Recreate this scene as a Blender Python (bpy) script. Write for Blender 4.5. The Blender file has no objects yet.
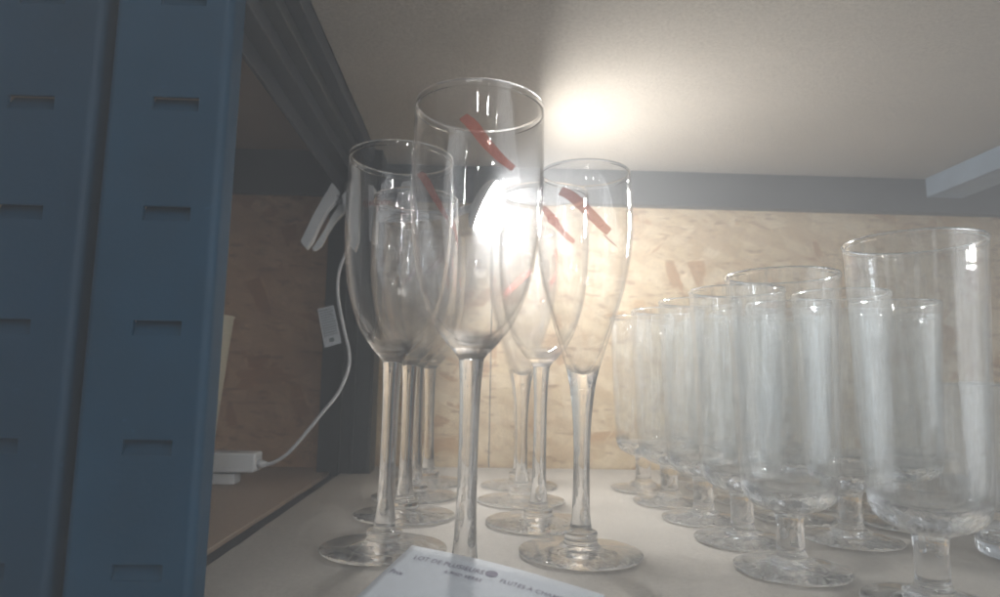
import bpy, bmesh, math, random
from mathutils import Vector, Matrix
random.seed(7)
S = bpy.context.scene
COL = S.collection
PI = math.pi

# ------------------------------------------------------------------ camera
F = 650.0; CX, CY = 500.0, 298.5; H0 = 0.093
yc = Vector((476-CX, CY-379, -F)).normalized()
rho = math.radians(1.25)
zc = Vector((math.sin(rho), math.cos(rho), 0)); zc = (zc - yc*zc.dot(yc)).normalized()
xc = yc.cross(zc).normalized()
RW = Matrix((xc, yc, zc))                      # camera -> world
CAM = Vector((0, 0, H0))
cd = bpy.data.cameras.new("camera"); cam = bpy.data.objects.new("camera", cd); COL.objects.link(cam)
cam.matrix_world = Matrix.Translation(CAM) @ RW.to_4x4()
cd.sensor_width = 36; cd.lens = F/1000*36; cd.clip_start = 0.005; cd.clip_end = 60
cd.dof.use_dof = True; cd.dof.focus_distance = 0.37; cd.dof.aperture_fstop = 11.0
S.camera = cam

def ray(px, py): return RW @ Vector(((px-CX)/F, (CY-py)/F, -1))
def at_y(px, py, y): d = ray(px, py); return CAM + d*(y/d.y)
def at_z(px, py, z): d = ray(px, py); return CAM + d*((z-H0)/d.z)

# ------------------------------------------------------------------ materials
def mat(name):
    m = bpy.data.materials.new(name); m.use_nodes = True
    nt = m.node_tree; b = nt.nodes["Principled BSDF"]
    return m, nt, b
def N(nt, t, **k):
    n = nt.nodes.new(t)
    for a, v in k.items(): setattr(n, a, v)
    return n
def ramp(nt, src, stops):
    r = N(nt, 'ShaderNodeValToRGB'); e = r.color_ramp.elements
    while len(e) < len(stops): e.new(0.5)
    for i, (p, c) in enumerate(stops): e[i].position = p; e[i].color = (*c, 1)
    nt.links.new(src, r.inputs[0]); return r.outputs[0]
def noise(nt, vec, scale, detail=4, rough=.6):
    n = N(nt, 'ShaderNodeTexNoise'); n.inputs['Scale'].default_value = scale
    n.inputs['Detail'].default_value = detail; n.inputs['Roughness'].default_value = rough
    nt.links.new(vec, n.inputs['Vector']); return n.outputs['Fac']
def mixc(nt, fac, a, b, mode='MIX'):
    n = N(nt, 'ShaderNodeMix', data_type='RGBA', blend_type=mode)
    for s, v in ((0, fac), (6, a), (7, b)):
        if isinstance(v, (int, float)): n.inputs[s].default_value = v
        elif isinstance(v, tuple): n.inputs[s].default_value = (*v, 1)
        else: nt.links.new(v, n.inputs[s])
    return n.outputs[2]
def bump(nt, b, h, strength, dist=.001):
    n = N(nt, 'ShaderNodeBump'); n.inputs['Strength'].default_value = strength; n.inputs['Distance'].default_value = dist
    nt.links.new(h, n.inputs['Height']); nt.links.new(n.outputs[0], b.inputs['Normal'])
def coords(nt): return N(nt, 'ShaderNodeTexCoord').outputs['Object']

def painted(name, col, rough=.45, wear=True, metallic=0.0, spec=.5):
    m, nt, b = mat(name); v = coords(nt)
    n1 = noise(nt, v, 18, 5); n2 = noise(nt, v, 600, 2)
    c = ramp(nt, n1, [(.3, tuple(x*.82 for x in col)), (.7, tuple(x*1.15 for x in col))])
    if wear:
        sc = noise(nt, v, 130, 6, .75)
        f = ramp(nt, sc, [(.0, (0,0,0)), (.64, (0,0,0)), (.72, (1,1,1))])
        c = mixc(nt, f, c, tuple(min(1, x*2.0+.03) for x in col))
    nt.links.new(c, b.inputs['Base Color']); b.inputs['Roughness'].default_value = rough; b.inputs['Metallic'].default_value = metallic
    bump(nt, b, n2, .15, .0004); b.inputs['Specular IOR Level'].default_value = spec
    return m
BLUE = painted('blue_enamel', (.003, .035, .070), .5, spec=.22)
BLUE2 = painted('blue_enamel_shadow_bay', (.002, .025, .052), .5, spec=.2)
GREY = painted('grey_steel', (.042, .046, .046), .45)
DARK = painted('dark_steel', (.04, .045, .053), .5)
GREYB = painted('blue_grey_bar', (.22, .28, .35), .4)
WHITE = painted('white_plastic', (.72, .73, .74), .4, wear=False)

def board_mat(name, c0, c1, speck):
    m, nt, b = mat(name); v = coords(nt)
    big = noise(nt, v, 9, 4); fine = noise(nt, v, 420, 3, .7); mid = noise(nt, v, 110, 4, .7)
    c = ramp(nt, big, [(.3, c0), (.7, c1)])
    c = mixc(nt, ramp(nt, fine, [(.42, (0,0,0)), (.75, (1,1,1))]), c, speck)
    c = mixc(nt, ramp(nt, mid, [(.35, (.45,.45,.45)), (.65, (0,0,0))]), c, tuple(x*.82 for x in c0))
    nt.links.new(c, b.inputs['Base Color']); b.inputs['Roughness'].default_value = .62
    bump(nt, b, fine, .25, .0006); return m
BOARD = board_mat('melamine_board', (.39,.365,.33), (.46,.43,.39), (.29,.265,.23))
UNDER = board_mat('chipboard_underside', (.45,.41,.355), (.54,.49,.43), (.27,.23,.185))
BOARDN = board_mat('brown_chipboard', (.36,.27,.20), (.42,.32,.24), (.24,.17,.12))

def osb_mat(name, tint):
    m, nt, b = mat(name); v = coords(nt)
    def layer(rot, sx, sz, off):
        rt = N(nt, 'ShaderNodeMapping'); rt.inputs['Rotation'].default_value = (0, math.radians(rot), 0); nt.links.new(v, rt.inputs[0])
        wob = N(nt, 'ShaderNodeTexNoise'); wob.inputs['Scale'].default_value = 40; wob.inputs['Detail'].default_value = 3
        nt.links.new(v, wob.inputs['Vector'])
        add = N(nt, 'ShaderNodeMix', data_type='VECTOR'); add.inputs[0].default_value = .006
        nt.links.new(rt.outputs[0], add.inputs[4]); nt.links.new(wob.outputs['Color'], add.inputs[5])
        mp = N(nt, 'ShaderNodeMapping'); mp.inputs['Scale'].default_value = (sx, 1, sz); mp.inputs['Location'].default_value = (off, 0, off*.7)
        nt.links.new(add.outputs[1], mp.inputs[0])
        vo = N(nt, 'ShaderNodeTexVoronoi', voronoi_dimensions='3D', distance='CHEBYCHEV'); vo.inputs['Scale'].default_value = 1
        vo.inputs['Randomness'].default_value = .95
        nt.links.new(mp.outputs[0], vo.inputs['Vector'])
        sep = N(nt, 'ShaderNodeSeparateColor'); nt.links.new(vo.outputs['Color'], sep.inputs[0])
        # grain running along the strand
        mg = N(nt, 'ShaderNodeMapping'); mg.inputs['Scale'].default_value = (sx*1.1, 30, sz*11); nt.links.new(rt.outputs[0], mg.inputs[0])
        g = noise(nt, mg.outputs[0], 1.0, 4, .7)
        c = ramp(nt, sep.outputs[0], [(.0, (.40,.22,.09)), (.08, (.50,.33,.17)), (.13, (.57,.45,.28)), (.6, (.63,.51,.34)), (1, (.70,.59,.42))])
        c = mixc(nt, ramp(nt, g, [(.35, (.6,.6,.6)), (.6, (0,0,0))]), c, (.46,.35,.23))
        return c, sep.outputs[1], vo.outputs['Distance']
    a, fa, da = layer(-24, 26, 80, 3.1); b2, fb, db = layer(52, 22, 70, 7.7); c3, fc, dc = layer(6, 20, 62, 1.3)
    c4, fd, dd = layer(-70, 26, 76, 12.3)
    c = mixc(nt, ramp(nt, fa, [(.40, (0,0,0)), (.41, (1,1,1))]), a, b2)
    c = mixc(nt, ramp(nt, fb, [(.50, (0,0,0)), (.51, (1,1,1))]), c, c3)
    c = mixc(nt, ramp(nt, fc, [(.60, (0,0,0)), (.61, (1,1,1))]), c, c4)
    edge = ramp(nt, da, [(.38, (0,0,0)), (.52, (.40,.40,.40))])
    c = mixc(nt, edge, c, (.40,.26,.14))
    mf = N(nt, 'ShaderNodeMapping'); mf.inputs['Scale'].default_value = (55, 1, 200); nt.links.new(v, mf.inputs[0])
    fl = noise(nt, mf.outputs[0], 1.0, 2, .5)
    c = mixc(nt, ramp(nt, fl, [(.60, (0,0,0)), (.67, (.7,.7,.7))]), c, (.28,.16,.08))
    c = mixc(nt, 1.0, c, tint, 'MULTIPLY')
    nt.links.new(c, b.inputs['Base Color']); b.inputs['Roughness'].default_value = .6
    bump(nt, b, da, .35, .002); return m
OSB = osb_mat('osb_light', (1.0, .98, .95))
OSBD = osb_mat('osb_reddish', (.86, .66, .56))

def glass_mat(name, film, cool, thin, zlo=0, zhi=0, zrim=1, ripple=.25):
    """clear glass: a refracting part plus a thin-sheet part (light passes straight, surface still reflects), plus a pale film: wash marks and painted-in brightness"""
    m, nt, b = mat(name)
    b.inputs['Transmission Weight'].default_value = 1; b.inputs['IOR'].default_value = 1.5
    b.inputs['Roughness'].default_value = 0.0
    b.inputs['Base Color'].default_value = (*cool, 1)
    def mixs(f, a, c):
        x = N(nt, 'ShaderNodeMixShader')
        if isinstance(f, float): x.inputs[0].default_value = f
        else: nt.links.new(f, x.inputs[0])
        nt.links.new(a, x.inputs[1]); nt.links.new(c, x.inputs[2]); return x.outputs[0]
    fr = N(nt, 'ShaderNodeFresnel'); geo = N(nt, 'ShaderNodeNewGeometry')
    ior = N(nt, 'ShaderNodeMapRange'); nt.links.new(geo.outputs['Backfacing'], ior.inputs[0])
    ior.inputs[3].default_value = 1.5; ior.inputs[4].default_value = 1/1.5; nt.links.new(ior.outputs[0], fr.inputs[0])
    tr = N(nt, 'ShaderNodeBsdfTransparent'); tr.inputs[0].default_value = (*cool, 1)
    gs = N(nt, 'ShaderNodeBsdfGlossy'); gs.inputs['Roughness'].default_value = .02
    out = b.outputs[0]
    if thin > 0:                        # thin wall above, solid refracting glass in the thick base
        sx = N(nt, 'ShaderNodeSeparateXYZ'); nt.links.new(coords(nt), sx.inputs[0])
        mr = N(nt, 'ShaderNodeMapRange'); nt.links.new(sx.outputs[2], mr.inputs[0])
        mr.inputs[1].default_value = zlo; mr.inputs[2].default_value = zhi
        lt = N(nt, 'ShaderNodeMath', operation='LESS_THAN'); nt.links.new(sx.outputs[2], lt.inputs[0]); lt.inputs[1].default_value = zrim
        mu = N(nt, 'ShaderNodeMath', operation='MULTIPLY'); nt.links.new(mr.outputs[0], mu.inputs[0]); nt.links.new(lt.outputs[0], mu.inputs[1])
        out = mixs(mu.outputs[0], out, mixs(fr.outputs[0], tr.outputs[0], gs.outputs[0]))
    v = coords(nt)
    mp = N(nt, 'ShaderNodeMapping'); mp.inputs['Scale'].default_value = (260, 260, 12); nt.links.new(v, mp.inputs[0])
    streak = noise(nt, mp.outputs[0], 1, 4, .65); blot = noise(nt, v, 60, 5, .7)
    k = mixc(nt, .35, streak, blot)
    f = ramp(nt, k, [(.42, (film*.10,)*3), (.53, (film*.6,)*3), (.62, (film*4.2,)*3)])
    if thin > 0:                            # drawn glass is never perfectly even: faint upright ripples
        bp = N(nt, 'ShaderNodeBump'); bp.inputs['Strength'].default_value = ripple; bp.inputs['Distance'].default_value = .0006
        mq = N(nt, 'ShaderNodeMapping'); mq.inputs['Scale'].default_value = (190, 190, 6); nt.links.new(v, mq.inputs[0])
        nt.links.new(noise(nt, mq.outputs[0], 1, 2, .5), bp.inputs['Height'])
        for q in (b, gs, fr): nt.links.new(bp.outputs[0], q.inputs['Normal'])
    d = N(nt, 'ShaderNodeBsdfDiffuse'); d.inputs[0].default_value = (.93, .92, .89, 1)
    t = N(nt, 'ShaderNodeBsdfTranslucent'); t.inputs[0].default_value = (.93, .92, .89, 1)
    out = mixs(f, out, mixs(.5, d.outputs[0], t.outputs[0]))
    nt.links.new(out, nt.nodes['Material Output'].inputs['Surface'])
    return m
GL = glass_mat('clear_flute_glass', .008, (1, 1, 1), 1, .108, .114, .2165)
GLV = glass_mat('clear_tulip_glass', .010, (1, 1, 1), 1, .096, .102, .2100)
GLS = glass_mat('clear_stem_glass', .06, (1, 1, 1), 0)
GLF = glass_mat('clear_foot_glass', .08, (1, 1, 1), 0)  # stem and foot film whitens them in place of light coming through
GT = glass_mat('clouded_tumbler_glass', .050, (.99, .997, 1), 1, .040, .046, .1478, .9)

def flat_mat(name, col, rough=.5):
    m, nt, b = mat(name); v = coords(nt)
    n = noise(nt, v, 300, 3)
    nt.links.new(ramp(nt, n, [(.3, tuple(x*.93 for x in col)), (.7, col)]), b.inputs['Base Color'])
    b.inputs['Roughness'].default_value = rough; return m
RED = flat_mat('red_print', (.52, .12, .08), .5)
_nt = RED.node_tree; _x = N(_nt, 'ShaderNodeMixShader'); _x.inputs[0].default_value = .5; _t = N(_nt, 'ShaderNodeBsdfTransparent'); _t.inputs[0].default_value = (1, .82, .8, 1)
_nt.links.new(_nt.nodes['Principled BSDF'].outputs[0], _x.inputs[1]); _nt.links.new(_t.outputs[0], _x.inputs[2]); _nt.links.new(_x.outputs[0], _nt.nodes['Material Output'].inputs[0])
PAPER = flat_mat('white_paper', (.62, .65, .69), .6)
INK = flat_mat('violet_grey_ink', (.22, .20, .27), .6)
INKG = flat_mat('grey_ink', (.16, .20, .21), .6)
CREAM = flat_mat('cream_card', (.55, .50, .38), .6)
SPRING = painted('spring_steel', (.35,.35,.36), .3, False, .8)
def lamp_mat():
    m = bpy.data.materials.new('lit_led'); m.use_nodes = True; nt = m.node_tree; nt.nodes.clear()
    e = N(nt, 'ShaderNodeEmission'); e.inputs[0].default_value = (1, .985, .955, 1); e.inputs[1].default_value = LAMP
    o = N(nt, 'ShaderNodeOutputMaterial'); nt.links.new(e.outputs[0], o.inputs[0]); return m
WORLD = 1.04
LAMP = 480.0
LED = lamp_mat()

# ------------------------------------------------------------------ mesh helpers
def link(name, me, m=None, parent=None, loc=None):
    o = bpy.data.objects.new(name, me); COL.objects.link(o)
    if m: me.materials.append(m)
    if parent: o.parent = parent
    if loc is not None: o.location = loc
    return o
def bm_obj(name, bm, m, parent=None, smooth=False, loc=None):
    bmesh.ops.recalc_face_normals(bm, faces=bm.faces)
    me = bpy.data.meshes.new(name); bm.to_mesh(me); bm.free()
    if smooth:
        for p in me.polygons: p.use_smooth = True
    return link(name, me, m, parent, loc)
def tag(o, label=None, cat=None, group=None, kind=None):
    if label: o['label'] = label
    if cat: o['category'] = cat
    if group: o['group'] = group
    if kind: o['kind'] = kind
    return o
def empty(name, loc, rz=0):
    o = bpy.data.objects.new(name, None); COL.objects.link(o); o.location = loc; o.rotation_euler.z = rz
    o.empty_display_size = .02; return o
def add_box(bm, x0, x1, y0, y1, z0, z1, bev=0, M=None):
    r = bmesh.ops.create_cube(bm, size=1)
    vs = r['verts']
    for v in vs:
        v.co = Vector((x0+(v.co.x+.5)*(x1-x0), y0+(v.co.y+.5)*(y1-y0), z0+(v.co.z+.5)*(z1-z0)))
    if bev:
        es = list({e for v in vs for e in v.link_edges})
        rb = bmesh.ops.bevel(bm, geom=es, offset=bev, segments=3, affect='EDGES', profile=.5)
        vs = list({v for f in rb['faces'] for v in f.verts} | {v for v in vs if v.is_valid})
    if M:
        for v in vs:
            if v.is_valid: v.co = M @ v.co
    return vs
def box(name, m, parent, b, bev=0.0006):
    bm = bmesh.new(); add_box(bm, *b, bev=bev); return bm_obj(name, bm, m, parent)
def lathe(bm, prof, seg=96):
    rings = []
    for r, z in prof:
        if r < 1e-6: rings.append([bm.verts.new((0, 0, z))])
        else: rings.append([bm.verts.new((r*math.cos(2*PI*i/seg), r*math.sin(2*PI*i/seg), z)) for i in range(seg)])
    for a, b in zip(rings, rings[1:]):
        for i in range(seg):
            j = (i+1) % seg
            if len(a) == 1 and len(b) == 1: continue
            if len(a) == 1: bm.faces.new((a[0], b[j], b[i]))
            elif len(b) == 1: bm.faces.new((a[i], a[j], b[0]))
            else: bm.faces.new((a[i], a[j], b[j], b[i]))
def lathe_obj(name, prof, m, parent, seg=96):
    bm = bmesh.new(); lathe(bm, prof, seg)
    me = bpy.data.meshes.new(name); bm.to_mesh(me); bm.free()      # profile runs so that normals face out of the glass
    for p in me.polygons: p.use_smooth = True
    return link(name, me, m, parent)
def spline(pts, n=8):
    """Catmull-Rom through points (tuples of any size)."""
    out = []; P = [Vector(p) for p in pts]
    for i in range(len(P)-1):
        p0 = P[max(i-1, 0)]; p1 = P[i]; p2 = P[i+1]; p3 = P[min(i+2, len(P)-1)]
        for k in range(n):
            t = k/n
            out.append(.5*((2*p1)+(p2-p0)*t+(2*p0-5*p1+4*p2-p3)*t*t+(3*p1-p0-3*p2+p3)*t**3))
    out.append(P[-1]); return out
def tube(bm, pts, r, seg=12, cap=True):
    pts = [Vector(p) for p in pts]; prev = None; rings = []
    up = Vector((0, 1, 0))
    for i, p in enumerate(pts):
        t = (pts[min(i+1, len(pts)-1)] - pts[max(i-1, 0)]).normalized()
        a = t.cross(up); a = a.normalized() if a.length > 1e-4 else Vector((1, 0, 0)); b = t.cross(a).normalized()
        rr = r[i] if isinstance(r, (list, tuple)) else r
        rings.append([bm.verts.new(p + (a*math.cos(2*PI*k/seg)+b*math.sin(2*PI*k/seg))*rr) for k in range(seg)])
    for a, b in zip(rings, rings[1:]):
        for k in range(seg): bm.faces.new((a[k], a[(k+1) % seg], b[(k+1) % seg], b[k]))
    if cap: bm.faces.new(rings[0]); bm.faces.new(rings[-1][::-1])
def copy_tree(o, parent=None):
    c = o.copy(); COL.objects.link(c); c.parent = parent
    for ch in list(o.children): copy_tree(ch, c)
    return c

# ------------------------------------------------------------------ measures of the rack
XL = -.130                      # left edge of the shelf board
YW = .708                       # face of the strand board
ZC = .3260                      # underside of upper shelf
# ------------------------------------------------------------------ setting: back wall
box('back_wall', OSBD, None, (-.80, -.1375, YW, YW+.012, -.35, .62), .0004)
w = bpy.data.objects['back_wall']; tag(w, kind='structure')
w2 = box('back_wall', OSB, None, (-.1365, .0150, YW, YW+.012, -.35, .62), .0004); tag(w2, kind='structure')
w3 = box('back_wall', OSB, None, (.0160, 1.0, YW+.0004, YW+.0124, -.35, .62), .0004); tag(w3, kind='structure')

# ------------------------------------------------------------------ shelving rack
rack = empty('shelving_rack', (0, 0, 0))
tag(rack, 'blue grey steel shelving rack with pale boards that carries the glasses', 'shelving rack')
box('shelf_board', BOARD, rack, (XL, 0.98, .20, YW-.0015, -.018, 0), .0008)
up = box('shelf_board', UNDER, rack, (-.1090, 0.98, .17, YW-.0015, ZC, ZC+.018), .0008)
# rear beam under upper board
bm = bmesh.new()
add_box(bm, -.109, 0.98, .6925, .696, ZC-.0395, ZC-.0005, .0008)
add_box(bm, -.103, 0.98, .6962, .705, ZC-.0395, ZC-.0365, .0006)
bm_obj('rear_beam', bm, GREY, rack)
# front beams (carry the board fronts, just outside the picture)
bm = bmesh.new(); add_box(bm, -.10, 0.98, .192, .1985, -.04, .001, .0008); bm_obj('front_beam', bm, BLUE, rack)
bm = bmesh.new(); add_box(bm, -.10, 0.98, .160, .1665, ZC-.02, ZC+.02, .0008); bm_obj('front_beam', bm, BLUE, rack)
# cross support under the upper board at the right
bm = bmesh.new()
add_box(bm, .500, .5025, .17, .691, ZC-.0225, ZC-.0005, .0007)
add_box(bm, .5028, .540, .17, .691, ZC-.0225, ZC-.0195, .0007)
bm_obj('support_bar', bm, GREYB, rack)

# left side: stepped side frame beam running front to back under the upper board
def skew(bm, vs): pass
bm = bmesh.new(); add_box(bm, -.1190, -.1095, .24, .674, ZC-.012, ZC+.0185, .0008); bm_obj('side_beam', bm, DARK, rack)
bm = bmesh.new(); add_box(bm, -.1295, -.1194, .24, .672, ZC-.0200, ZC+.018, .0012); bm_obj('side_beam', bm, GREYB if False else GREY, rack)
bm = bmesh.new()
add_box(bm, -.1430, -.1299, .24, .670, ZC-.030, ZC+.016, .0010)
add_box(bm, -.1465, -.1433, .24, .670, ZC-.042, ZC+.016, .0008)
bm_obj('side_beam', bm, DARK, rack)
# lower side rail between the two bays
bm = bmesh.new()
add_box(bm, -.1435, XL-.0006, .24, .665, -.030, -.004, .0008)
bm_obj('lower_side_rail', bm, DARK, rack)
# rear post, folded steel: two flanges and a ridge
bm = bmesh.new()
add_box(bm, -.158, -.134, .674, .6765, -.34, ZC+.28, .0006)
add_box(bm, -.1335, -.1315, .652, .6765, -.34, ZC+.28, .0006)
add_box(bm, -.131, -.104, .6515, .654, -.34, ZC+.28, .0006)
add_box(bm, -.122, -.118, .6485, .6513, -.34, ZC+.28, .0008)
add_box(bm, -.1038, -.1015, .6515, .686, -.34, ZC+.28, .0006)
bm_obj('rear_post', bm, GREY, rack)

def slotted_post(name, x0, x1, y, z0, z1, slotx, slotw, zs, sh, lip, m, parent):
    """folded upright: a face plate with slots whose tabs are pressed in, rounded folds, returns"""
    bm = bmesh.new()
    r = .0035; t = .0016
    # profile of the fold in plan (outer skin) : left return, arc, face, arc, right return
    left = [(x0-r, y+lip), (x0-r, y+r)] + [(x0 - r*math.cos(a), y + r - r*math.sin(a)) for a in [PI/2*k/6 for k in range(1, 6)]]
    right = [(x1 + r*math.sin(a), y + r - r*math.cos(a)) for a in [PI/2*k/6 for k in range(1, 6)]] + [(x1+r, y+r), (x1+r, y+lip)]
    def strip(pl):
        vs = [[bm.verts.new((px, py, z)) for z in (z0, z1)] for px, py in pl]
        for a, b in zip(vs, vs[1:]): bm.faces.new((a[0], b[0], b[1], a[1]))
    strip(left + [(x0, y)]); strip([(x1, y)] + right)
    # face grid with holes
    xs = [x0, slotx-slotw/2, slotx+slotw/2, x1]
    zz = [z0]
    for zc_ in sorted(zs): zz += [zc_-sh/2, zc_+sh/2]
    zz.append(z1)
    g = {(i, k): bm.verts.new((xs[i], y, zz[k])) for i in range(4) for k in range(len(zz))}
    for k in range(len(zz)-1):
        hole = k % 2 == 1
        for i in range(3):
            if hole and i == 1: continue
            bm.faces.new((g[i, k], g[i+1, k], g[i+1, k+1], g[i, k+1]))
    # back of the slot: short inward walls
    for zc_ in zs:
        a, b = slotx-slotw/2, slotx+slotw/2; c, d = zc_-sh/2, zc_+sh/2
        for p, q in (((a, c), (b, c)), ((b, c), (b, d)), ((b, d), (a, d)), ((a, d), (a, c))):
            bm.faces.new([bm.verts.new(v) for v in ((p[0], y, p[1]), (q[0], y, q[1]), (q[0], y+t, q[1]), (p[0], y+t, p[1]))])
    post = bm_obj(name, bm, m, parent)
    for p in post.data.polygons: p.use_smooth = False
    for zc_ in zs:       # pressed-in tab: hangs from the lower edge, leans inwards at the top
        b2 = bmesh.new()
        a, b_ = slotx-slotw/2-.0012, slotx+slotw/2+.0012; c, d = zc_-sh/2, zc_+sh/2
        q = [(a, y+.0006, c), (b_, y+.0006, c), (b_, y+.0052, d+.001), (a, y+.0052, d+.001)]
        v1 = [b2.verts.new(v) for v in q]; v2 = [b2.verts.new((v[0], v[1]+.0012, v[2])) for v in q]
        b2.faces.new(v1); b2.faces.new(v2[::-1])
        for k in range(4): b2.faces.new((v1[k], v1[(k+1) % 4], v2[(k+1) % 4], v2[k]))
        bm_obj('slot_tab', b2, m, post)
    return post
YP = .252
zsA = [at_y(x, y, YP).z for x, y in ((174, 103), (165, 213), (158, 328), (149, 449), (138, 572))]
stepz = (zsA[0]-zsA[-1])/4
zsA = [zsA[2] + stepz*k for k in (-4, -3, -2, -1, 0, 1, 2, 3)]
xA = [at_y(x, y, YP).x for x, y in ((88, 300), (205, 300), (157, 328))]
slotted_post('front_post', xA[0]+.003, xA[1]-.001, YP, -.3, .42, xA[2], .0182, zsA, .0058, .013, BLUE, rack)

# ------------------------------------------------------------------ neighbouring rack
rack2 = empty('shelving_rack', (-.2, 0, 0))
tag(rack2, 'dark blue shelving rack standing beside it at the far left, brown boards in shade', 'shelving rack')
for o in []: pass
def n_box(name, m, b, bev=.0006):
    bb = (b[0]+.2, b[1]+.2, *b[2:]); return box(name, m, rack2, bb, bev)
n_box('shelf_board', BOARDN, (-.78, -.1445, .262, YW-.0015, -.02, -.002))
n_box('shelf_board', BOARDN, (-.78, -.1330, .262, YW-.0015, ZC+.012, ZC+.030))
n_box('rear_beam', DARK, (-.78, -.1590, .692, .6965, ZC-.0385, ZC+.0115))
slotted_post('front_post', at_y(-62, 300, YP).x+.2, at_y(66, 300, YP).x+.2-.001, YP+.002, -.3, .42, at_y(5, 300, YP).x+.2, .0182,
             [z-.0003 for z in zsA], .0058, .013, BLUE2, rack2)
# back flange of the neighbour post closing the gap between the posts
n_box('post_flange', DARK, (at_y(60, 300, YP).x, at_y(92, 300, YP).x, YP+.0145, YP+.0165, -.3, .42))

# ------------------------------------------------------------------ glasses
def arc(cx, cz, r, a0, a1, n): return [(cx + r*math.cos(math.radians(a0+(a1-a0)*k/n)), cz + r*math.sin(math.radians(a0+(a1-a0)*k/n))) for k in range(n+1)]
def scl(pts, zj, kz, kr):
    out = []
    for r, z in pts:
        t = min(1, max(0, (r-.006)/.014)); out.append((r*(1+(kr-1)*t), zj+(z-zj)*kz))
    return out
def make_glass(name, outer_bowl, inner_bowl, stem, foot, m, zj, kz, kr, seg=96):
    """outer_bowl: from the stem joint up to the rim; inner_bowl: from the rim down to the axis.
    Each profile is listed so that the surface normal points out of the glass."""
    root = empty(name, (0, 0, 0))
    outer_bowl, inner_bowl = scl(outer_bowl, zj, kz, kr), scl(inner_bowl, zj, kz, kr); stem = scl(stem, zj, kz, 1)
    ob = spline(outer_bowl, 8); ib = spline(inner_bowl, 8)
    prof = [(v[0], v[1]) for v in ob] + [(v[0], v[1]) for v in ib]
    lathe_obj('bowl', prof, m, root, seg)
    st = spline(stem, 8); lathe_obj('stem', [(v[0], v[1]) for v in st], GLS, root, 64)
    lathe_obj('foot', foot, GLF, root, seg)
    return root
def foot_profile(R, hr, zt, ztop):
    """underside centre -> rim -> up to the stem joint"""
    p = [(0, .0016), (R*.35, .0014), (R*.7, .0008), (R*.88, .0004)]
    p += [(R-.0009+.0009*math.cos(a), .0013+.0009*math.sin(a)) for a in [math.radians(d) for d in (-90, -55, -20, 15, 50, 80)]]
    up = spline([(R-.0012, .0023), (R*.8, .0030), (R*.5, .0042), (R*.28, .0058), (hr*1.55, ztop-.0022), (hr*1.12, ztop-.0008), (hr, ztop)], 5)
    return p + [(v[0], v[1]) for v in up]

# wide, rounded flute
ZJ = .0125; ZB = .0965
KW = (ZJ, 1.056, 1.10); KV = (.0140, 1.064, 1.10); KT = (.0082, 1.012, 1.05)
W = make_glass('champagne_flute',
    [(.0056, ZB), (.0074, .0990), (.0118, .1040), (.0170, .1120), (.0212, .1230), (.0248, .1370), (.0268, .1520), (.0277, .1680), (.0278, .1850), (.0274, .2068), (.0272, .2079)],
    [(.0269, .2080), (.0266, .2070), (.0271, .1850), (.0270, .1680), (.0261, .1520), (.0240, .1370), (.0202, .1230), (.0152, .1135), (.0098, .1075), (.0045, .1048), (0, .1042)],
    [(.0062, ZJ), (.0050, .0220), (.0044, .0400), (.0043, .0600), (.0046, .0800), (.0051, .0900), (.0056, ZB)],
    foot_profile(.0342, .0062, 0, ZJ), GL, *KW)
# tapered tulip flute
DROP = lambda L: [(a, .2-(.2-z)*1.13) for a, z in L]
V = make_glass('champagne_flute',
    DROP([(.0066, .0950), (.0074, .1000), (.0096, .1080), (.0135, .1200), (.0180, .1340), (.0218, .1480), (.0242, .1620), (.0249, .1740), (.0244, .1880), (.0235, .1985), (.0233, .1999)]),
    DROP([(.0229, .2000), (.0228, .1990), (.0237, .1880), (.0242, .1740), (.0234, .1620), (.0209, .1480), (.0170, .1340), (.0119, .1200), (.0074, .1100), (.0035, .1052), (0, .1040)]),
    [(.0058, .0140), (.0047, .0240), (.0044, .0450), (.0046, .0560), (.0053, .0700), (.0066, .08135)],
    foot_profile(.0335, .0058, 0, .0140), GLV, *KV)
# short stemmed tumbler
T = make_glass('stemmed_tumbler',
    [(.0076, .0285), (.0115, .0296), (.0172, .0324), (.0208, .0366), (.0224, .0440), (.0232, .0580), (.0240, .0780), (.0252, .1100), (.0268, .1440), (.0272, .1472)],
    [(.0268, .1482), (.0263, .1478), (.0258, .1440), (.0241, .1100), (.0228, .0780), (.0219, .0580), (.0206, .0470), (.0180, .0400), (.0110, .0362), (.0045, .0350), (0, .0348)],
    [(.0076, .0082), (.0067, .0110), (.0065, .0180), (.0065, .0220), (.0069, .0262), (.0076, .0285)],
    foot_profile(.028, .0076, 0, .0082), GT, *KT)
# small straight tumbler
G = empty('drinking_glass', (0, 0, 0))
gp = [(0, .0022), (.018, .0018), (.0225, .0004), (.0242, .0012), (.0250, .0040)] + [(v[0], v[1]) for v in spline([(.0252, .0060), (.0262, .0500), (.0275, .0925), (.0278, .0940)], 6)]
gp += [(v[0], v[1]) for v in spline([(.0273, .0946), (.0266, .0940), (.0262, .0900), (.0248, .0500), (.0236, .0140), (.0200, .0090), (.0100, .0080), (0, .0080)], 6)]
lathe_obj('tumbler_body', gp, GT, G, 80)

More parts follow.
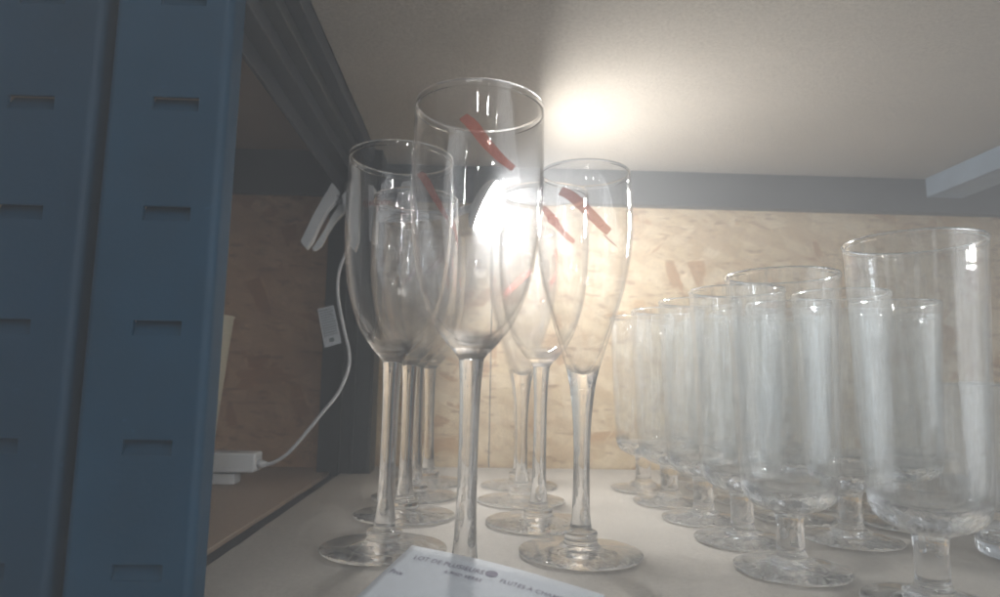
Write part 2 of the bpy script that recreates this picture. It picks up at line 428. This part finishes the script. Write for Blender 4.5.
def interp_r(prof, z):
    for (r0, z0), (r1, z1) in zip(prof, prof[1:]):
        if z0 <= z <= z1: return r0 + (r1-r0)*(z-z0)/(z1-z0)
    return prof[-1][0]
WP = scl([(.0248, .1370), (.0268, .1520), (.0277, .1680), (.0278, .1850), (.0274, .2068), (.0272, .2079)], *KW)
VP = scl(DROP([(.0180, .1340), (.0218, .1480), (.0242, .1620), (.0249, .1740), (.0244, .1880), (.0235, .1985)]), *KV)
def stroke(prof, path, k, name='red_stroke'):
    """printed band on the outside of the bowl; path: (azimuth deg from the front, + to the right, height, half width)"""
    bm = bmesh.new(); vs = []
    P = spline([(a, k[0]+(z-k[0])*k[1], w) for a, z, w in path], 8)
    for i, p in enumerate(P):
        q = P[min(i+1, len(P)-1)]; o = P[max(i-1, 0)]
        da = math.radians(q[0]-o[0])*.025; dz = q[1]-o[1]; L = math.hypot(da, dz) or 1
        nx, nz = -dz/L, da/L
        row = []
        for s in (-1, -.33, .33, 1):
            a = math.radians(p[0]) + s*p[2]*nx/.025; z = p[1] + s*p[2]*nz
            r = interp_r(prof, z) + .00022
            row.append(bm.verts.new((r*math.sin(a), -r*math.cos(a), z)))
        vs.append(row)
    for a, b in zip(vs, vs[1:]):
        for k in range(3): bm.faces.new((a[k], a[k+1], b[k+1], b[k]))
    bmesh.ops.solidify(bm, geom=list(bm.faces), thickness=.00008)
    return bm_obj(name, bm, RED, None)
def lettering(prof, a0, a1, z, h):
    """small band of printed letters, too small to read"""
    bm = bmesh.new(); a = a0
    while a < a1:
        wd = random.choice((1.2, 1.6, 2.0))
        for (u0, u1, h0, h1) in random.choice(([(0, .25, 0, 1), (.25, 1, .8, 1), (.25, 1, 0, .2)], [(0, .25, 0, 1), (.75, 1, 0, 1), (.25, .75, .4, .6)], [(.35, .65, 0, 1)], [(0, .25, 0, 1), (.25, 1, .8, 1), (.25, .8, .4, .6)])):
            pts = []
            for u, t in ((u0, h0), (u1, h0), (u1, h1), (u0, h1)):
                aa = math.radians(a + u*wd); zz = z + t*h; r = interp_r(prof, zz) + .0002
                pts.append(bm.verts.new((r*math.sin(aa), -r*math.cos(aa), zz)))
            bm.faces.new(pts)
        a += wd + .8
    bmesh.ops.solidify(bm, geom=list(bm.faces), thickness=.00006)
    return bm_obj('red_lettering', bm, RED, None)
sV = stroke(VP, [(-37, .1835, .0024), (-22, .1795, .0027), (-4, .1715, .0027), (12, .1648, .0025), (21, .1620, .0023)], KV)
sV2 = stroke(VP, [(14, .1605, .0003), (24, .1572, .0004), (33, .1552, .0001)], KV)
sW = stroke(WP, [(-13, .1922, .0019), (-5, .1885, .0022), (6, .1815, .0021), (19, .1755, .0019), (30, .1725, .0015)], KW)
def mount(src, bowl_owner):
    c = src; c.parent = [k for k in bowl_owner.children if k.name.startswith('bowl')][0]
mount(sV, V); mount(sV2, V); mount(sW, W)

FLG = 'champagne flutes standing on the shelf'
def place(proto, used, p, rz, label, cat, group, lean=(0, 0)):
    o = proto if not used else copy_tree(proto)
    o.location = (p.x, p.y, .0005); o.rotation_euler = (lean[0], lean[1], math.radians(rz))
    tag(o, label, cat, group); return o
f1 = at_y(483, 109, .293); f1 = Vector((f1.x-.004, .293, 0))
wide = [
 (f1, 0, 'tallest flute, standing in front of all the others just behind the paper card'),
 (at_z(383.5, 551, .0), 38, 'front flute of the row beside the white clip lamp, rounded bowl and red mark'),
 (at_z(404, 517, .0), 70, 'second flute of the row beside the clip lamp'),
 (at_z(415, 498, .0), 150, 'third flute of the row beside the clip lamp, mostly hidden'),
 (at_z(428, 484, .0), 215, 'rearmost flute of the row beside the clip lamp, close to the back board'),
 (at_z(538, 524.5, .0), 4, 'rounded flute with red lettering, behind the gap between front flute and tulip flute'),
]
placed = [place(W, i > 0, p, rz, lb, 'flute', FLG, (0, .012)) for i, (p, rz, lb) in enumerate(wide)]
for k, (a0, a1, z) in ((5, (-20, 10, .1930)), (1, (-70, -40, .1830))):
    lw = lettering(WP, a0, a1, z, .0026); bowl_of = [c for c in placed[k].children if c.name.startswith('bowl')][0]
    lw.parent = bowl_of
em = stroke(WP, [(-6, .1850, .0004), (-4, .1872, .0004), (0, .1880, .0004), (4, .1872, .0004), (6, .1850, .0004), (4, .1828, .0004), (0, .1820, .0004), (-4, .1828, .0004), (-6, .1850, .0004)], KW, 'red_emblem')
em.parent = [c for c in placed[5].children if c.name.startswith('bowl')][0]
tul = [
 (at_z(580.5, 555, .0), -1, 'tapered tulip flute with a bold red stroke near its rim, clear foot fully in view'),
 (at_z(521, 502, .0), 100, 'tapered flute behind the rounded flute with red lettering, thin stem in view'),
 (at_z(519, 487, .0), 190, 'farthest tapered flute, its foot touching the pale strip before the strand board'),
]
for i, (p, rz, lb) in enumerate(tul): place(V, i > 0, p, rz, lb, 'flute', FLG, (0, .010))

TG = 'stemmed tumblers standing in rows on the shelf'
t1 = at_y(912, 243, .282)
def V3(x, y): return Vector((x, y, 0))
rows = [
 (t1, 'large clouded stemmed tumbler nearest the camera, its rim highest of all tumblers'),
 (V3(.160, .334), 'clouded stemmed tumbler with its whole foot in view, next behind the nearest one'),
 (V3(.160, .394), 'third stemmed tumbler of the row along the flutes'),
 (V3(.157, .452), 'fourth stemmed tumbler of the row along the flutes'),
 (V3(.152, .514), 'fifth stemmed tumbler of the row along the flutes, second from the strand board'),
 (V3(.147, .574), 'last stemmed tumbler of the row along the flutes, closest to the tulip flute'),
 (V3(.228, .398), 'first stemmed tumbler of the middle row, seen between the two biggest ones'),
 (V3(.223, .458), 'second stemmed tumbler of the middle row, seen through the one with its foot in view'),
 (V3(.218, .518), 'third stemmed tumbler of the middle row'),
 (V3(.214, .578), 'fourth stemmed tumbler of the middle row'),
 (V3(.210, .638), 'rearmost stemmed tumbler of the middle row, close to the strand board'),
 (V3(.290, .440), 'first stemmed tumbler of the back row, seen through the nearest large one'),
 (V3(.285, .500), 'second stemmed tumbler of the back row, behind the gap beside the nearest large one'),
 (V3(.280, .560), 'third stemmed tumbler of the back row'),
 (V3(.276, .620), 'rearmost stemmed tumbler of the back row, close to the strand board'),
 (V3(.350, .522), 'stemmed tumbler standing alone behind the low straight glass'),
]
for i, (p, lb) in enumerate(rows):
    o = place(T, i > 0, p, 37*i, lb, 'tumbler', TG)
    if i == 0: o.scale = (1, 1, (t1.z+.0003)/.150)
    else: o.scale = (1, 1, 1)
smalls = [
 (at_z(1012, 372, .0945), 'low straight drinking glass cut by the picture edge beside the nearest large tumbler'),
 (at_z(952, 368.5, .0945), 'low straight drinking glass seen through the right side of the nearest large tumbler'),
]
sm_y = (.36, .458)
for i, (p, lb) in enumerate(smalls):
    q = at_y((1018, 975)[i], 380, sm_y[i])
    place(G, i > 0, q, 20*i, lb, 'drinking glass', 'low straight glasses behind the tumblers')

# ------------------------------------------------------------------ clip lamp
YLc = .585
lamp = empty('clip_lamp', at_y(340, 200, YLc+.02))
tag(lamp, 'white clip-on lamp with lit round head and cord, clamped to the side beam', 'lamp')
LO = lamp.location.copy()
def L(px, py, y=YLc): return at_y(px, py, y+.02) - LO
def plate(name, pts, y, th, m, parent, bev=.0008):
    bm = bmesh.new()
    f = [bm.verts.new(L(px, py, y)) for px, py in pts]; b = [bm.verts.new(L(px, py, y) + Vector((0, th, 0))) for px, py in pts]
    bm.faces.new(f); bm.faces.new(b[::-1])
    n = len(pts)
    for k in range(n): bm.faces.new((f[k], b[k], b[(k+1) % n], f[(k+1) % n]))
    bmesh.ops.bevel(bm, geom=[e for e in bm.edges], offset=bev, segments=2, affect='EDGES')
    return bm_obj(name, bm, m, parent)
lev = plate('clamp_lever', [(332, 182), (339, 191), (334, 203), (325, 211), (317, 228), (312, 241), (306, 249), (300, 241), (313, 215), (325, 194)], YLc-.006, .010, WHITE, lamp)
lev2 = plate('clamp_lever', [(346, 191), (352, 194), (349, 209), (341, 214), (335, 220), (328, 232), (321, 246), (314, 251), (311, 248), (318, 241), (325, 229), (331, 217), (337, 208)], YLc+.006, .006, WHITE, lamp)
jaw = plate('clamp_jaw', [(341, 195), (350, 188), (353, 178), (350, 168), (353, 160), (358, 166), (359, 190), (358, 240), (354, 251), (350, 246), (349, 228), (345, 212)], YLc-.005, .012, WHITE, lamp)
jaw2 = plate('clamp_jaw', [(368, 184), (374, 186), (376, 212), (375, 243), (369, 240)], YLc-.008, .018, WHITE, lamp)
bm = bmesh.new()
for k in range(4):
    pts = [L(338, 200, YLc) + Vector((.0028*math.cos(a), -.006+k*.003 + .003*a/(2*PI), .0028*math.sin(a))) for a in [2*PI*j/14 for j in range(15)]]
    tube(bm, pts, .0006, 6)
bm_obj('spring', bm, SPRING, lamp, True)
# arm
bm = bmesh.new(); tube(bm, spline([L(374, 216), L(400, 217, .572), (L(425, 217, .556)), (L(452, 214, .545)), L(474, 207, .532)], 6), .0036, 12)
bm_obj('arm', bm, WHITE, lamp, True)
armp = plate('arm_bracket', [(370, 210), (419, 211), (419, 222), (370, 221)], YLc-.012, .004, WHITE, lamp)
hinge = plate('hinge_bracket', [(402, 182), (410, 180), (416, 200), (418, 214), (398, 214), (394, 205)], YLc-.010, .010, WHITE, lamp)
# lamp head: a shallow disc seen nearly edge on, its lit face turned to the right, up and back
hc = L(484, 205, .53)
top = L(496, 182, .53); bot = L(472, 228, .53)
ax = (top-bot).normalized(); R = (top-bot).length/2
# lit face normal: perpendicular to ax; tilted so that the face is seen as a thin ellipse
vd = (hc + LO - CAM).normalized(); side = ax.cross(vd).normalized()
if side.x < 0: side = -side
nrm = (side*math.cos(math.radians(9.5)) - vd*math.sin(math.radians(9.5))).normalized(); nrm = (nrm - ax*nrm.dot(ax)).normalized()
HM = Matrix((nrm.cross(ax), ax, nrm)).transposed().to_4x4(); HM.translation = hc
def disc(name, prof, m, parent):
    o = lathe_obj(name, prof, m, parent, 64); o.matrix_local = HM; return o
disc('lamp_head', [(0, -.009), (R*.35, -.0088), (R*.75, -.0065), (R*.98, -.003), (R*1.06, .0008), (R*1.06, .002), (R*1.02, .0022), (R*1.01, .0002), (0, .0001)], WHITE, lamp)
head = [c for c in lamp.children if c.name.startswith('lamp_head')][0]
d = lathe_obj('lit_diffuser', [(0, .0009), (R*.97, .0009), (R*.985, .0014), (R*.96, .0017), (R*.5, .0019), (0, .0020)], LED, head, 64)
# cord
cp = [L(352, 236, .587), L(347, 250, .587), L(339, 272, .588), L(338, 296, .588), L(343, 325, .586), L(349, 352, .584), L(348, 370, .582), L(338, 393, .580), L(322, 413, .578), L(305, 434, .577), L(288, 453, .577), L(272, 463, .577), L(257, 465, .577)]
bm = bmesh.new(); tube(bm, spline([tuple(c) for c in cp], 8), .00165, 10); cord = bm_obj('cord', bm, WHITE, lamp, True)
# paper tag folded round the cord
tg = [(317.5, 309), (333.5, 305), (341.5, 343), (324.5, 348)]
bm = bmesh.new(); yt = .583
f = [bm.verts.new(L(px, py, yt)) for px, py in tg]; b = [bm.verts.new(L(px, py, yt)+Vector((0, .0004, 0))) for px, py in tg]
bm.faces.new(f); bm.faces.new(b[::-1])
for k in range(4): bm.faces.new((f[k], b[k], b[(k+1) % 4], f[(k+1) % 4]))
tg_o = bm_obj('paper_tag', bm, PAPER, cord)
def quad_pt(u, v): 
    a = Vector(tg[0]).lerp(Vector(tg[1]), u); b_ = Vector(tg[3]).lerp(Vector(tg[2]), u); return a.lerp(b_, v)
bm = bmesh.new()
def mark(u0, u1, v0, v1):
    bm.faces.new([bm.verts.new(L(*quad_pt(u, v), yt-.0002)) for u, v in ((u0, v0), (u1, v0), (u1, v1), (u0, v1))])
for k in range(11):
    v = .06+.064*k; u = .10
    while u < .85:
        wv = random.uniform(.05, .16); mark(u, min(u+wv, .9), v, v+.028); u += wv+.04
mark(.35, .62, .80, .90)
bm_obj('tag_print', bm, INKG, tg_o)

# socket / adapter on the neighbouring shelf
sk = at_y(234, 461, .597)
ad = empty('power_adapter', (sk.x, .597, -.002))
tag(ad, 'white power adapter block lying on the brown board, cord plugged in', 'power adapter')
zA = sk.z + .002
bm = bmesh.new()
vs = add_box(bm, -.028, .0215, -.011, .011, zA-.0085, zA+.0085, .0022)
for v in bm.verts: v.co.z += -.0015*math.sin((v.co.x+.028)/.05*PI)
bm_obj('housing', bm, WHITE, ad)
bm = bmesh.new(); tube(bm, [(.021, 0, zA-.002), (.026, 0, zA-.0022), (.0285, 0, zA-.0025)], [.0042, .0034, .0026], 12); bm_obj('strain_relief', bm, WHITE, ad, True)
bm = bmesh.new(); add_box(bm, -.020, .004, -.008, .008, .0002, max(.002, zA-.0101), .0008); bm_obj('socket_base', bm, WHITE, ad)

# cream tapered paper cup behind the post
cpx = at_y(232, 316, .56)
cup = empty('paper_cup', (cpx.x-.032, .56, -.002))
tag(cup, 'tall cream tapered paper cup standing on brown board behind the blue post', 'cup')
ht = cpx.z+.002
lathe_obj('cup_wall', [(.019, 0), (.0198, .001), (.0318, ht-.002), (.0330, ht-.001), (.0326, ht), (.0312, ht-.0006), (.0192, .003), (0, .003)], CREAM, cup, 64)

# ------------------------------------------------------------------ paper card in front
TL = Vector((-.0284, .288, .0180)); TR = Vector((.0440, .2475, .0120))
TL = CAM + (at_y(412, 545, .288)-CAM); TR = CAM + (at_y(594, 592, .2475)-CAM)
ex = (TR-TL).normalized(); dn = Vector((-.56, -.767, -.3125)); dn = (dn - ex*dn.dot(ex)).normalized(); nn = ex.cross(-dn).normalized()
if nn.z < 0: nn = -nn
card = empty('price_card', (TL.x, TL.y, 0.0))
tag(card, 'white printed paper card leaning on the foot of the front flute', 'price card')
Wd = (TR-TL).length + .004; Hd = .054
o0 = TL - card.location
def cpt(u, v, off=0.0):
    """u along the top edge, v down the card; the sheet has a slight curl"""
    c = .0016*math.sin(PI*u/Wd) - .0010*(v/Hd)**2
    return o0 + ex*u + dn*v + nn*(c+off)
bm = bmesh.new(); nu, nv = 24, 14
for off in (0, -.0003):
    g = [[bm.verts.new(cpt(Wd*i/nu, Hd*j/nv, off)) for j in range(nv+1)] for i in range(nu+1)]
    for i in range(nu):
        for j in range(nv): bm.faces.new((g[i][j], g[i+1][j], g[i+1][j+1], g[i][j+1]))
    if off == 0: g0 = g
    else:
        edge = [(i, 0) for i in range(nu+1)] + [(nu, j) for j in range(1, nv+1)] + [(i, nv) for i in range(nu-1, -1, -1)] + [(0, j) for j in range(nv-1, 0, -1)]
        for a, b_ in zip(edge, edge[1:]+edge[:1]): bm.faces.new((g0[a[0]][a[1]], g0[b_[0]][b_[1]], g[b_[0]][b_[1]], g[a[0]][a[1]]))
sheet = bm_obj('sheet', bm, PAPER, card, True)
def text_on_card(s, u, v, size, name):
    cu = bpy.data.curves.new(name, 'FONT'); cu.body = s; cu.size = size; cu.offset = size*.012; cu.space_character = 1.1
    to = bpy.data.objects.new(name+'_src', cu); COL.objects.link(to)
    dg = bpy.context.evaluated_depsgraph_get(); me = bpy.data.meshes.new_from_object(to.evaluated_get(dg))
    bpy.data.objects.remove(to)
    for vt in me.vertices: vt.co = cpt(u+vt.co.x, v-vt.co.y, .00015)
    o = link(name, me, INK, sheet); return o
text_on_card('LOT DE PLUSIEURS', .0065, .0085, .0036, 'printed_text')
text_on_card('FLUTES A CHAMPAGNE', .0475, .0100, .0030, 'printed_text')
text_on_card('A PIED VERRE', .0240, .0128, .0026, 'printed_text')
text_on_card('Prix', .0025, .0195, .0036, 'printed_text')
bm = bmesh.new()
v0 = [bm.verts.new(cpt(.0425+.0026*math.cos(a), .0068+.0019*math.sin(a), .00016)) for a in [2*PI*k/20 for k in range(20)]]
bm.faces.new(v0); bm_obj('printed_emblem', bm, INK, sheet)

# ------------------------------------------------------------------ scattering volume added to imitate lens veil and lamp glare
bm = bmesh.new(); add_box(bm, -.86, 1.06, -.22, .76, -1.36, .72)
hz = bm_obj('lens_veil', bm, None); tag(hz, kind='stuff')
m = bpy.data.materials.new('lens_veil_scatter'); m.use_nodes = True; nt = m.node_tree; nt.nodes.clear()
pv = N(nt, 'ShaderNodeVolumePrincipled'); pv.inputs['Color'].default_value = (.97, .98, 1, 1); pv.inputs['Density'].default_value = .78
pv.inputs['Anisotropy'].default_value = .25
o = N(nt, 'ShaderNodeOutputMaterial'); nt.links.new(pv.outputs[0], o.inputs['Volume']); hz.data.materials.append(m)

# ------------------------------------------------------------------ light of the room
wd = bpy.data.worlds.new("World"); S.world = wd; wd.use_nodes = True
wn = wd.node_tree; bg = wn.nodes['Background']
tc = N(wn, 'ShaderNodeTexCoord'); vm = N(wn, 'ShaderNodeVectorMath', operation='DOT_PRODUCT'); wn.links.new(tc.outputs['Generated'], vm.inputs[0])
vm.inputs[1].default_value = Vector((.80, -.58, .16)).normalized()
wc = ramp(wn, vm.outputs['Value'], [(0, (.20, .21, .215)), (.70, (.21, .225, .235)), (.86, (.75, .82, .88)), (.97, (4.2, 4.35, 4.5))])
wn.links.new(wc, bg.inputs[0]); bg.inputs[1].default_value = WORLD
def area(name, loc, target, sx, sy, power, col):
    l = bpy.data.lights.new(name, 'AREA'); l.shape = 'RECTANGLE'; l.size = sx; l.size_y = sy; l.energy = power; l.color = col
    o = bpy.data.objects.new(name, l); COL.objects.link(o); o.location = loc
    o.rotation_euler = (Vector(target)-Vector(loc)).to_track_quat('-Z', 'Y').to_euler(); return o
area('ceiling_strip', (-.35, -1.5, 1.3), (.1, .4, .1), .9, .12, 3, (1, .97, .92))
area('sparkle_light', (.30, -.9, .80), (.1, .4, .1), .035, .035, .9, (1, .98, .95))  # small unseen lights from here on, added only to put glints on glass
area('sparkle_light', (-.10, -1.2, .95), (.1, .4, .1), .035, .035, 1.0, (1, .98, .95))
for k, (x, y, z, e) in enumerate(((.62, -1.0, .62, .7), (.02, -.95, .52, .5), (-.45, -1.1, .70, .5), (.9, -1.25, 1.0, .9), (.42, -1.3, .45, .5))):
    area('sparkle_light', (x, y, z), (.1, .4, .1), .022, .022, e, (1, .98, .95))
area('sparkle_light', (1.1, -.8, .50), (.2, .4, .1), .05, .12, 1.2, (.8, .9, 1))

# ------------------------------------------------------------------ render settings
S.view_settings.view_transform = 'Standard'; S.view_settings.look = 'None'; S.view_settings.gamma = 1; S.view_settings.exposure = 0
S.render.engine = 'CYCLES'
c = S.cycles
c.max_bounces = 14; c.transmission_bounces = 14; c.glossy_bounces = 10; c.diffuse_bounces = 4; c.volume_bounces = 0; c.transparent_max_bounces = 24
c.sample_clamp_indirect = 12.0; c.sample_clamp_direct = 0; c.blur_glossy = .4
c.use_denoising = True; c.denoiser = 'OPENIMAGEDENOISE'
c.use_adaptive_sampling = True; c.adaptive_threshold = .06
